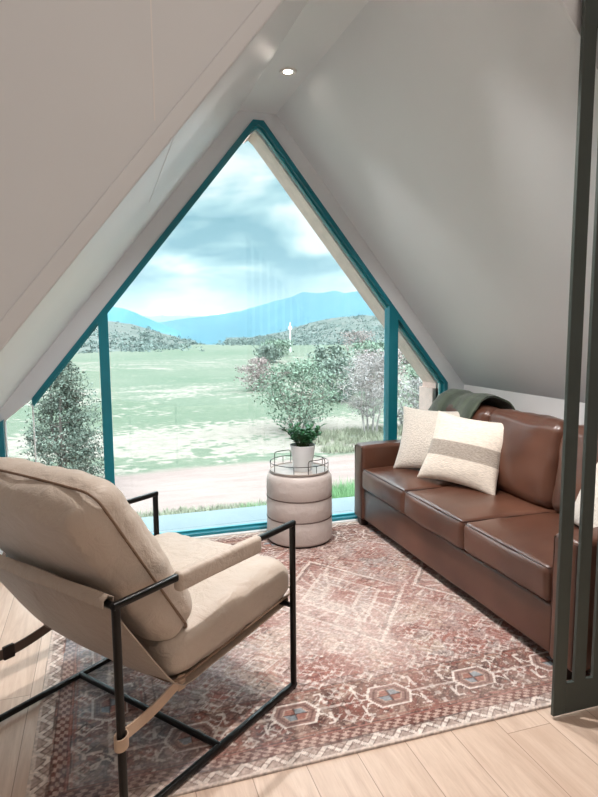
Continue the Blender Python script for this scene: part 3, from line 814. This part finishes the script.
# straps from the fold of the sling to the rear posts
for y, post, zz in ((.045, 0, .285), (CW - .045, CW, .265)):
    mat = M['strap'] if post == 0 else M['shaded_strap']
    a = Vector((-.59, y, .315)); b = Vector((-CD + .013, post + (.014 if post == 0 else -.014), zz))
    pts = [a.lerp(b, t / 12) + Vector((0, 0, -.012 * math.sin(PI * t / 12))) for t in range(13)]
    hw, th = .019, .003; vs = []; fs = []
    for p in pts: vs += [p + Vector((0, -th, hw)), p + Vector((0, th, hw)), p + Vector((0, th, -hw)), p + Vector((0, -th, -hw))]
    for i in range(12):
        for k in range(4): fs.append((i * 4 + k, i * 4 + (k + 1) % 4, i * 4 + 4 + (k + 1) % 4, i * 4 + 4 + k))
    fs += [(3, 2, 1, 0), (48, 49, 50, 51)]
    s = MB().add(vs, fs)
    # loop round the post
    ro, ri = .0215, .0175; N = 20; vs = []; fs = []
    for k in range(N):
        an = 2 * PI * k / N; c_, s_ = math.cos(an), math.sin(an)
        for r_, z_ in ((ri, -hw), (ro, -hw), (ro, hw), (ri, hw)): vs.append((-CD + r_ * c_, post + r_ * s_, zz + z_ + .006 * c_))
    for k in range(N):
        j = (k + 1) % N
        for q in range(4): fs.append((k * 4 + q, j * 4 + q, j * 4 + (q + 1) % 4, k * 4 + (q + 1) % 4))
    s.add(vs, fs)
    so = s.build('strap', mat, CH, True, angle=50)
    if post:
        p = pts[8]; MB().box(p.x - .022, p.x + .022, p.y - .008, p.y + .008, p.z - .026, p.z + .026).build('buckle', M['foot'], so, bevel=.004)
    else:
        # end tab folded over the sling corner
        MB().box(-.606, -.572, y - .006, y + .004, .280, .330).build('strap_end', mat, so, bevel=.004)

# ------------------------------------------------------------------ slatted sliding panel
sp_ = thing('sliding_panel', 'tall dark bronze slatted sliding panel at the right of the opening', 'sliding door', (1.585, 1.766, .012))
PT, PH, PW = .016, 2.62, .86
MB().box(0, .056, 0, PT, 0, PH).build('stile', M['panel'], sp_, bevel=.002)
MB().box(PW - .056, PW, 0, PT, 0, PH).build('stile', M['panel'], sp_, bevel=.002)
MB().box(.056, PW - .056, 0, PT, 0, .125).build('rail', M['panel'], sp_, bevel=.002)
MB().box(.056, PW - .056, 0, PT, PH - .125, PH).build('rail', M['panel'], sp_, bevel=.002)
x = .056 + .037
while x + .053 < PW - .056:
    MB().box(x, x + .053, 0, PT, .12, PH - .12).build('slat', M['panel'], sp_, bevel=.002); x += .053 + .037
# its overhead track on the hall wall
tk = MB().box(.9, 3.2, 1.766, YFR - .012, PH + .04, PH + .085).build('door_track', M['panel'], None, bevel=.003)
tag(tk, 'dark overhead track the slatted panel hangs from', 'track')

#OUT<
# ------------------------------------------------------------------ outside: field, road, hills, trees
GZ = -3.0
def gz(x, y):
    d = math.hypot(x, y); a = min(1, max(0, (d - 14) / 60))
    drop = min(48, max(0, d - 165) * .085)
    return GZ - drop + a * .55 * noise.noise(Vector((x * .03, y * .03, 4))) + .05 * noise.noise(Vector((x * .5, y * .5, 1)))
def ground_mat():
    t = NT('meadow_ground'); geo = t.new('ShaderNodeNewGeometry').outputs['Position']; s = t.sep(geo)
    X, Y = s[0], s[1]
    nb = t.noise(geo, .05, 5, .6); nm = t.noise(t.mapping(geo, (.75, 1.25, 1)), .33, 7, .68, .4); nf = t.noise(geo, 2.6, 5, .65)
    grass = t.ramp(nf, [(.25, (0.054, 0.074, 0.051, 1)), (.5, (0.080, 0.099, 0.070, 1)), (.75, (0.128, 0.138, 0.109, 1))])
    lush = t.ramp(nb, [(.35, (0.109, 0.122, 0.093, 1)), (.6, (0.064, 0.096, 0.064, 1))])
    base = t.mix(.5, grass, lush)
    dry = t.ramp(nf, [(.3, (0.143, 0.128, 0.109, 1)), (.6, (0.194, 0.172, 0.150, 1))])
    road = t.ramp(t.noise(t.mapping(geo, (.5, 3, 1)), 1.2, 5), [(.3, (0.160, 0.122, 0.112, 1)), (.7, (0.205, 0.160, 0.147, 1))])
    # dry patches, thicker just behind the road and in bands far out
    yj = t.math('ADD', Y, t.math('MULTIPLY', t.math('SUBTRACT', nm, .5), 9))
    near = t.math('MULTIPLY', t.smooth(yj, 19, 22), t.math('SUBTRACT', 1, t.smooth(yj, 26, 31)))
    b2 = t.math('MULTIPLY', t.smooth(yj, 37, 40), t.math('SUBTRACT', 1, t.smooth(yj, 47, 52)))
    b3 = t.math('MULTIPLY', t.smooth(yj, 66, 72), t.math('SUBTRACT', 1, t.smooth(yj, 84, 96)))
    thr = t.math('SUBTRACT', t.math('SUBTRACT', .66, t.math('MULTIPLY', nb, .16)), t.math('ADD', t.math('MULTIPLY', near, .15), t.math('ADD', t.math('MULTIPLY', b2, .09), t.math('MULTIPLY', b3, .07))))
    patch = t.smooth(t.math('SUBTRACT', t.math('ADD', t.math('MULTIPLY', nm, .55), t.math('MULTIPLY', nf, .45)), thr), -.01, .04)
    c = t.mix(t.math('MULTIPLY', patch, .85), base, dry)
    ye = t.math('ADD', t.math('ADD', Y, t.math('MULTIPLY', X, -.03)), t.math('MULTIPLY', t.math('SUBTRACT', nm, .5), 1.6))
    rm = t.math('MULTIPLY', t.smooth(ye, 14.6, 15.3), t.math('SUBTRACT', 1, t.smooth(ye, 18.9, 19.7)))
    c = t.mix(t.math('MULTIPLY', rm, .95), c, road)
    t.col(c); t.set(Roughness=.95); t.b.inputs['Specular IOR Level'].default_value = .1
    t.bump(nf, .5, .1); return t.m
def make_ground():
    mb = MB(); rows = [4.36]; 
    while rows[-1] < 3600: rows.append(rows[-1] * 1.045 + .05)
    cols = [math.tan(math.radians(a)) for a in np.linspace(-62, 70, 110)]
    for y in rows:
        for c in cols: mb.v.append((c * (y + 6), y, gz(c * (y + 6), y)))
    n = len(cols)
    for i in range(len(rows) - 1):
        for j in range(n - 1): mb.f.append((i * n + j, i * n + j + 1, (i + 1) * n + j + 1, (i + 1) * n + j)); mb.mi.append(0)
    o = mb.build('ground', ground_mat(), None, True, fix=False, angle=180)
    struct(o, 'open meadow with dirt road outside the window', 'ground')
make_ground()

def hill_mat(name, cols, scale, snow=None):
    t = NT(name); geo = t.new('ShaderNodeNewGeometry').outputs['Position']
    n = t.noise(geo, scale, 6, .62)
    c = t.ramp(n, [(.3, cols[0] + (1,)), (.55, cols[1] + (1,)), (.75, cols[2] + (1,))])
    if snow:
        z = t.sep(geo)[2]; m = t.smooth(t.math('ADD', z, t.math('MULTIPLY', t.math('SUBTRACT', n, .5), 60)), snow[0], snow[1])
        c = t.mix(m, c, (.8, .86, .9, 1))
    t.col(c); t.set(Roughness=1); t.b.inputs['Specular IOR Level'].default_value = 0; return t.m
def ridge(name, crest, front, back, mat, label, rough, seed, cat='hill', nsub=14, nprof=16, pw=1.25, foot=None):
    """a long hill: crest line in world coordinates, its foot in front of and behind it"""
    foot = GZ - .4 if foot is None else foot; pts = []
    for i in range(len(crest) - 1):
        a, b = Vector(crest[i]), Vector(crest[i + 1])
        for k in range(nsub): pts.append(a.lerp(b, k / nsub))
    pts.append(Vector(crest[-1])); mb = MB(); n = 2 * nprof + 1
    for i, p in enumerate(pts):
        h = Vector((p.x, p.y, 0)); L = h.length; u = h / L
        for j in range(-nprof, nprof + 1):
            t = abs(j) / nprof; d = (-front if j < 0 else back) * t
            q = u * (L + d); hgt = (p.z - foot) * (1 - t) ** pw
            nz = noise.fractal(Vector((q.x, q.y, seed * 50)) / (rough * 12), 1.0, 2.0, 5) * rough * (1 - t) ** .5 * (.7 if j == 0 else 1)
            z = foot + hgt + nz * min(1, hgt / (rough * 2) if rough else 1)
            mb.v.append((q.x, q.y, z))
    for i in range(len(pts) - 1):
        for j in range(n - 1): mb.f.append((i * n + j, (i + 1) * n + j, (i + 1) * n + j + 1, i * n + j + 1)); mb.mi.append(0)
    return struct(mb.build(name, mat, None, True, fix=False, angle=180), label, cat), pts
blue = hill_mat('haze_blue_mountain', ((.010, .062, .085), (.018, .082, .11), (.03, .108, .135)), .006)  # blue of distance haze painted into the mountain base colours
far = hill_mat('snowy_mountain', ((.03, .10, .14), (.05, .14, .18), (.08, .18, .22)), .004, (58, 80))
left = hill_mat('haze_blue_left_mountain', ((.025, .10, .13), (.04, .13, .165), (.06, .16, .19)), .012)  # haze tint painted into this flank's colour too
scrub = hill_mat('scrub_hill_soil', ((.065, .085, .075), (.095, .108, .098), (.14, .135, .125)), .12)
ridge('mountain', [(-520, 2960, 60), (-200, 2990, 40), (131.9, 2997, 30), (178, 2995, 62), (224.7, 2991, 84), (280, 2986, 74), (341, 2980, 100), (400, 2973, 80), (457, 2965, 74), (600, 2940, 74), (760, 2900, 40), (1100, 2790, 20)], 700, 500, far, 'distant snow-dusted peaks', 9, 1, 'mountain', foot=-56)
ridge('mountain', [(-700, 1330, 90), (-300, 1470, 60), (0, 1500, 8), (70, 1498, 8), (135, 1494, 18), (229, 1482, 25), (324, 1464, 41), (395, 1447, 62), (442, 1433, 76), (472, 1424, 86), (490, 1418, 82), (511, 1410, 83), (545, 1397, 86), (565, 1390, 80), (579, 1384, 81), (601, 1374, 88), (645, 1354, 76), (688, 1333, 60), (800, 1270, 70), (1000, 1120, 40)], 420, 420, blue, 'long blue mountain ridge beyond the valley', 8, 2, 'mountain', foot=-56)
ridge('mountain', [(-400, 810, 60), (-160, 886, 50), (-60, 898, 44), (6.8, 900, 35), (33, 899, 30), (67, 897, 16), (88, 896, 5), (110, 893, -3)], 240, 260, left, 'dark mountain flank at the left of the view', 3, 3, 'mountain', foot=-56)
_, lp = ridge('hill', [(-90, 178, 9), (-50, 190, 7.5), (-24, 198, 6), (-8, 200, 4.4), (1.3, 200, 3.9), (8.8, 200, 3.2), (14.8, 199.5, 1.3), (22.5, 198.7, -1.2), (28.7, 198, -3.2)], 90, 60, scrub, 'scrub covered hillside on the left', .8, 4)
_, rp = ridge('hill', [(50, 254, -3.2), (62, 252.5, -2.4), (72, 249.7, -.6), (84.6, 246, 3.6), (96.5, 241, 5.8), (106, 237, 6.7), (115.6, 233, 5.2), (126, 228, 6.4), (150, 214, 9), (190, 180, 10)], 110, 60, scrub, 'scrub covered hillside on the right', .8, 5)

def leafmat(name, c, var=.35, vs=1.2):
    t = NT(name); geo = t.new('ShaderNodeNewGeometry').outputs['Position']
    a = tuple(x * (1 - var) for x in c) + (1,); b = tuple(x * (1 + var) for x in c) + (1,)
    t.col(t.ramp(t.noise(geo, vs, 3), [(.3, a), (.7, b)])); t.set(Roughness=.8); t.b.inputs['Specular IOR Level'].default_value = .2
    return t.m
L_jun = leafmat('juniper_needles', (.115, .145, .118)); L_cot = leafmat('pale_green_leaves', (.155, .215, .16)); L_bare = leafmat('grey_twig_buds', (.27, .26, .252), .2)
L_pink = leafmat('pinkish_dry_buds', (.27, .215, .205), .2); L_bush = leafmat('sage_leaves', (.145, .185, .155)); L_grass = leafmat('meadow_blades', (.13, .24, .115), .4, .8)
L_dry = leafmat('dry_blades', (.22, .235, .17), .25, .8)
bark = simple('pale_bark', (.20, .17, .15), .9, var=.3, vs=3); bark_d = simple('dark_bark', (.10, .085, .075), .9, var=.3, vs=3)

def quad(mb, p, s, rnd, tall=1.0):
    a = Vector((rnd.gauss(0, 1), rnd.gauss(0, 1), rnd.gauss(0, 1))).normalized(); b = a.orthogonal().normalized()
    an = rnd.uniform(0, 6.28); b = (b * math.cos(an) + a.cross(b) * math.sin(an)); c = a.cross(b)
    mb.add([p - b * s - c * s * .15, p + c * s * .5 * tall, p + b * s + c * s * .1, p - c * s * .5 * tall], [(0, 1, 2, 3)])
def tree(name, label, cat, base, H, W, lmat, bmat, leaves, ls, seed, stems=1, low=.25, shape='round', twigs=0, group=None):
    rnd = random.Random(seed); x0, y0 = base; z0 = gz(x0, y0) - .05
    t = thing(name, label, cat, (x0, y0, z0), 0, group)
    tr = MB(); tips = []
    def inside(u):      # crown half-width at height share u
        if shape == 'cone': return W / 2 * (1 - u ** 3.5) ** .8 * (.6 + .4 * min(1, u / .25))
        return W / 2 * math.sqrt(max(0, 1 - ((u - (low + 1) / 2) / ((1 - low) / 2 + .02)) ** 2))
    heads = []
    for k in range(stems):
        a = rnd.uniform(0, 6.28); sp = (0 if stems == 1 else W * .22)
        top = Vector((math.cos(a) * sp, math.sin(a) * sp, H * rnd.uniform(.72, .92)))
        pts = [Vector((math.cos(a) * .06 * stems, math.sin(a) * .06 * stems, 0)).lerp(top, s) + Vector((rnd.gauss(0, .03) * W * s, rnd.gauss(0, .03) * W * s, 0)) for s in (0, .2, .4, .6, .8, 1)]
        tr.tube(pts, H * .022 / stems ** .4, 7, r1=H * .005); heads.append(pts)
    for k in range(46):
        pts = rnd.choice(heads); u = rnd.uniform(low * .8, .95); s = min(.999, u / .9)
        i = min(4, int(s * 5)); p = pts[i].lerp(pts[i + 1], s * 5 - i)
        a = rnd.uniform(0, 6.28); L = inside(min(.97, u + .08)) * rnd.uniform(.55, 1.0)
        q = Vector((math.cos(a) * L, math.sin(a) * L, min(H, p.z + L * rnd.uniform(.1, .7)))); mid = p.lerp(q, .5) + Vector((0, 0, -.06 * L))
        tr.tube([p, mid, q], H * .006, 5, r1=H * .0022); tips.append((p, mid, q))
    for k in range(twigs):
        p, mid, q = rnd.choice(tips); s = rnd.uniform(.25, 1); b = p.lerp(q, s)
        d = Vector((rnd.gauss(0, 1), rnd.gauss(0, 1), rnd.gauss(.5, .8))).normalized() * H * rnd.uniform(.06, .14)
        tr.tube([b, b + d * .5 + Vector((rnd.gauss(0, .02), 0, 0)), b + d], H * .0022, 3, r1=H * .0010)
    tr.build('trunk', bmat, t, True, fix=False)
    fo = MB()
    for k in range(leaves):
        if rnd.random() < .6:
            p, mid, q = rnd.choice(tips); c = p.lerp(q, rnd.uniform(.35, 1.05)); v = c + Vector((rnd.gauss(0, .075), rnd.gauss(0, .075), rnd.gauss(0, .06))) * W * .62
        else:
            u = rnd.uniform(low if shape != 'cone' else .01, 1); R = inside(u) * math.sqrt(rnd.random()); a = rnd.uniform(0, 6.28)
            R *= 1 + .25 * noise.noise(Vector((math.cos(a) * 2, math.sin(a) * 2, u * 5 + seed)))
            v = Vector((math.cos(a) * R, math.sin(a) * R, u * H))
            if noise.noise(v * (3.2 / max(W, 1)) + Vector((seed, 0, 0))) < -.22: continue
        if v.z < .05: v.z = .05 + rnd.random() * .3
        quad(fo, v, ls * rnd.uniform(.6, 1.3), rnd)
    fo.build('foliage', lmat, t, fix=False)
    return t
tree('juniper', 'dense dark grey-green juniper outside the narrow left pane', 'tree', (-1.0, 17.6), 3.75, 2.35, L_jun, bark_d, 17000, .042, 11, stems=2, low=.0, shape='cone')
tree('cottonwood', 'pale green leafy tree across the road behind the plant', 'tree', (7.94, 24.75), 3.0, 4.1, L_cot, bark, 5600, .065, 12, 3, .12)
tree('bare_tree', 'grey bare-branched tree beside the right mullion', 'tree', (10.5, 22.8), 3.6, 3.0, L_bare, simple('grey_bark', (.33, .30, .285), .9, var=.25, vs=3), 3800, .045, 13, 4, .22, twigs=900)
tree('dry_bush', 'pinkish leafless bush left of the pale green tree', 'bush', (10.3, 41.4), 2.3, 2.9, L_pink, bark, 2600, .08, 14, 4, .05, twigs=300)
tree('sage_bush', 'rounded grey-green bush far out on the meadow', 'bush', (20.8, 77.6), 2.3, 4.2, L_bush, bark_d, 1800, .17, 15, 3, .0)
tree('sage_bush', 'grey-green bush behind the bare tree, left of it', 'bush', (13.2, 33.5), 2.5, 3.4, L_bush, bark_d, 2600, .10, 16, 3, .05)
tree('dry_bush', 'pinkish bush behind the grey bare tree', 'bush', (17.0, 36.0), 2.7, 4.2, L_pink, bark, 3000, .10, 17, 4, .05, twigs=300)
tree('sage_bush', 'dark green bush seen through the narrow right pane, farther one', 'bush', (19.2, 33.0), 3.1, 3.0, L_cot, bark_d, 2600, .11, 18, 3, .0)
tree('dry_bush', 'grey brushy bush in the narrow right pane, nearer one', 'bush', (13.2, 23.4), 2.3, 3.0, L_bare, bark, 2600, .07, 19, 4, .0, twigs=400)
for i, (x, y, h, w_) in enumerate([(22, 58, 2.6, 5), (29, 62, 2.8, 6), (36, 66, 3.0, 6), (44, 68, 3.2, 7), (26, 92, 2.4, 6), (52, 120, 3.5, 9), (66, 118, 3.6, 9)]):
    tree('sage_bush', 'bush of the sage row between the meadow and the right hillside', 'bush', (x, y), h, w_, (L_bush, L_cot, L_pink)[i % 3], bark_d, 1300, .2, 30 + i, 3, .0, group='sage bushes below the right hillside')

# shrubs speckling the hillsides: more than anyone could count
def shrubs(name, pts, front, count, seed, label, mat):
    rnd = random.Random(seed); mb = MB()
    for k in range(count):
        i = rnd.randrange(len(pts)); p = pts[i]; h = Vector((p.x, p.y, 0)); L = h.length; u = h / L
        t = rnd.random() ** .8 * .97; q = u * (L - front * t) + Vector((rnd.gauss(0, 1.5), 0, 0))
        z = GZ - .4 + (p.z - GZ) * (1 - t) ** 1.25; s = rnd.uniform(.4, 1.05)
        for m_ in range(16):
            v = Vector((rnd.gauss(0, .42), rnd.gauss(0, .42), abs(rnd.gauss(.3, .35)))) * s
            quad(mb, q + v + Vector((0, 0, z)), .28 * s, rnd, 1.5)
    o = mb.build(name, mat, None, fix=False); tag(o, label, 'shrubs', None, 'stuff')
L_scr = leafmat('hillside_shrub_leaves', (.115, .155, .14), .35, .2)
shrubs('hillside_scrub', lp, 88, 1100, 5, 'dark shrubs speckled over the left hillside', L_scr)
shrubs('hillside_scrub', rp, 108, 2000, 6, 'dark shrubs speckled over the right hillside', L_scr)
def grass(name, count, region, hgt, wid, mat, label, seed, dens=None):
    rnd = random.Random(seed); mb = MB()
    for k in range(count):
        x = rnd.uniform(region[0], region[1]); y = rnd.uniform(region[2], region[3])
        if dens and noise.noise(Vector((x * 1.3, y * 1.3, seed))) < dens: continue
        z = gz(x, y) - .02
        for b in range(7):
            a = rnd.uniform(0, 6.28); h = hgt * rnd.uniform(.5, 1.2); ln = h * rnd.uniform(.1, .6); w_ = wid
            bx = x + rnd.gauss(0, .07); by = y + rnd.gauss(0, .07); c, s = math.cos(a), math.sin(a)
            mb.add([(bx - s * w_, by + c * w_, z), (bx + s * w_, by - c * w_, z), (bx + c * ln, by + s * ln, z + h)], [(0, 1, 2)])
    o = mb.build(name, mat, None, fix=False); tag(o, label, 'grass', None, 'stuff')
grass('roadside_grass', 1500, (-2, 9, 12.9, 14.9), .15, .012, L_dry, 'pale dry tufts along the near side of the dirt road', 3, .0)
grass('roadside_grass', 900, (3.2, 9, 12.4, 14.6), .26, .014, L_grass, 'bright green tufts on the near roadside', 4, -.05)
grass('tall_grass', 800, (5.0, 6.6, 12.6, 14.2), .62, .016, L_grass, 'tall green grass seen between the pouf and the sofa', 8)
grass('roadside_grass', 1500, (7.5, 14, 19.8, 24), .26, .016, L_dry, 'dry grass around the foot of the grey bare tree', 9, -.2)
pole = thing('utility_pole', 'thin white pole standing far out before the mountains', 'pole', (33.2, 107.8, gz(33.2, 107.8)))
white_pole = simple('white_pole_paint', (.78, .80, .80), .5)
MB().tube([(0, 0, -.2), (0, 0, 5.5)], .16, 8, r1=.11).build('post', white_pole, pole, True)
MB().box(-.35, .35, -.12, .12, 4.2, 4.75).build('transformer', white_pole, pole, bevel=.05)

hz = bpy.data.materials.new('valley_haze'); hz.use_nodes = True; hz.node_tree.nodes.remove(hz.node_tree.nodes['Principled BSDF'])
vs_ = hz.node_tree.nodes.new('ShaderNodeVolumeScatter'); vs_.inputs['Color'].default_value = (.74, .91, 1, 1); vs_.inputs['Density'].default_value = .00016
hz.node_tree.links.new(vs_.outputs[0], hz.node_tree.nodes['Material Output'].inputs['Volume'])
hb_ = MB().box(-2500, 3500, 26, 3800, -60, 88).build('valley_haze', hz)
tag(hb_, 'thin bluish haze lying over the valley', 'haze', None, 'stuff')
#OUT>

# ------------------------------------------------------------------ light and view
w = bpy.data.worlds.new('sky'); bpy.context.scene.world = w; w.use_nodes = True
nt = w.node_tree; N = nt.nodes; Lk = nt.links; bg = N['Background']
tc = N.new('ShaderNodeTexCoord'); mp = N.new('ShaderNodeMapping'); mp.inputs['Scale'].default_value = (1, 1, 2.4)
Lk.new(tc.outputs['Generated'], mp.inputs['Vector'])
n1 = N.new('ShaderNodeTexNoise'); n1.inputs['Scale'].default_value = 5.6; n1.inputs['Detail'].default_value = 7; n1.inputs['Roughness'].default_value = .52; n1.inputs['Distortion'].default_value = .35
Lk.new(mp.outputs[0], n1.inputs['Vector'])
cr = N.new('ShaderNodeValToRGB'); e = cr.color_ramp.elements
for i, (p, c) in enumerate([(.38, (.30, .57, .66, 1)), (.5, (.60, .88, .93, 1)), (.6, (1.08, 1.15, 1.15, 1))]):
    if i >= 2: e.new(.6)
    e[i].position = p; e[i].color = c
Lk.new(n1.outputs['Fac'], cr.inputs[0])
sx = N.new('ShaderNodeSeparateXYZ'); Lk.new(tc.outputs['Generated'], sx.inputs[0])
mr = N.new('ShaderNodeMapRange'); mr.inputs['From Min'].default_value = -.02; mr.inputs['From Max'].default_value = .10; mr.inputs['To Min'].default_value = .75; mr.inputs['To Max'].default_value = 0
Lk.new(sx.outputs[2], mr.inputs['Value'])
mx = N.new('ShaderNodeMix'); mx.data_type = 'RGBA'
Lk.new(mr.outputs[0], mx.inputs[0]); Lk.new(cr.outputs[0], mx.inputs[6]); mx.inputs[7].default_value = (.70, .90, .95, 1)
zc_ = N.new('ShaderNodeMapRange'); zc_.interpolation_type = 'SMOOTHSTEP'; Lk.new(sx.outputs[2], zc_.inputs['Value'])
zc_.inputs['From Min'].default_value = .33; zc_.inputs['From Max'].default_value = .75
mz = N.new('ShaderNodeMix'); mz.data_type = 'RGBA'; Lk.new(zc_.outputs[0], mz.inputs[0]); Lk.new(mx.outputs[2], mz.inputs[6]); mz.inputs[7].default_value = (.74, .80, .84, 1)
Lk.new(mz.outputs[2], bg.inputs['Color'])
# an overcast sky is several times brighter overhead than near the horizon
zr_ = N.new('ShaderNodeMapRange'); zr_.interpolation_type = 'SMOOTHSTEP'; Lk.new(sx.outputs[2], zr_.inputs['Value'])
zr_.inputs['From Min'].default_value = .33; zr_.inputs['From Max'].default_value = .75; zr_.inputs['To Min'].default_value = .37; zr_.inputs['To Max'].default_value = 4.4
Lk.new(zr_.outputs[0], bg.inputs['Strength'])

def area(name, loc, rot, sx_, sy_, e_, c_):
    d = bpy.data.lights.new(name, 'AREA'); d.shape = 'RECTANGLE'; d.size = sx_; d.size_y = sy_; d.energy = e_; d.color = c_
    o = bpy.data.objects.new(name, d); C.objects.link(o); o.location = loc; o.rotation_euler = rot; return o
area('hall_fill_light', (.6, -.9, 3.96), (0, 0, 0), 3.2, 1.6, 20, (1, .80, .68))  # unseen warm fill added overhead to brighten the interior
s_ = bpy.data.lights.new('veiled_sun', 'SUN'); s_.energy = 1.0; s_.angle = math.radians(40); s_.color = (1, .97, .93)
so = bpy.data.objects.new('veiled_sun', s_); C.objects.link(so); so.rotation_euler = (math.radians(38), 0, math.radians(-15))

v = bpy.context.scene.view_settings
v.view_transform = 'Standard'; v.look = 'None'; v.exposure = 1.34; v.gamma = 1; v.use_curve_mapping = False
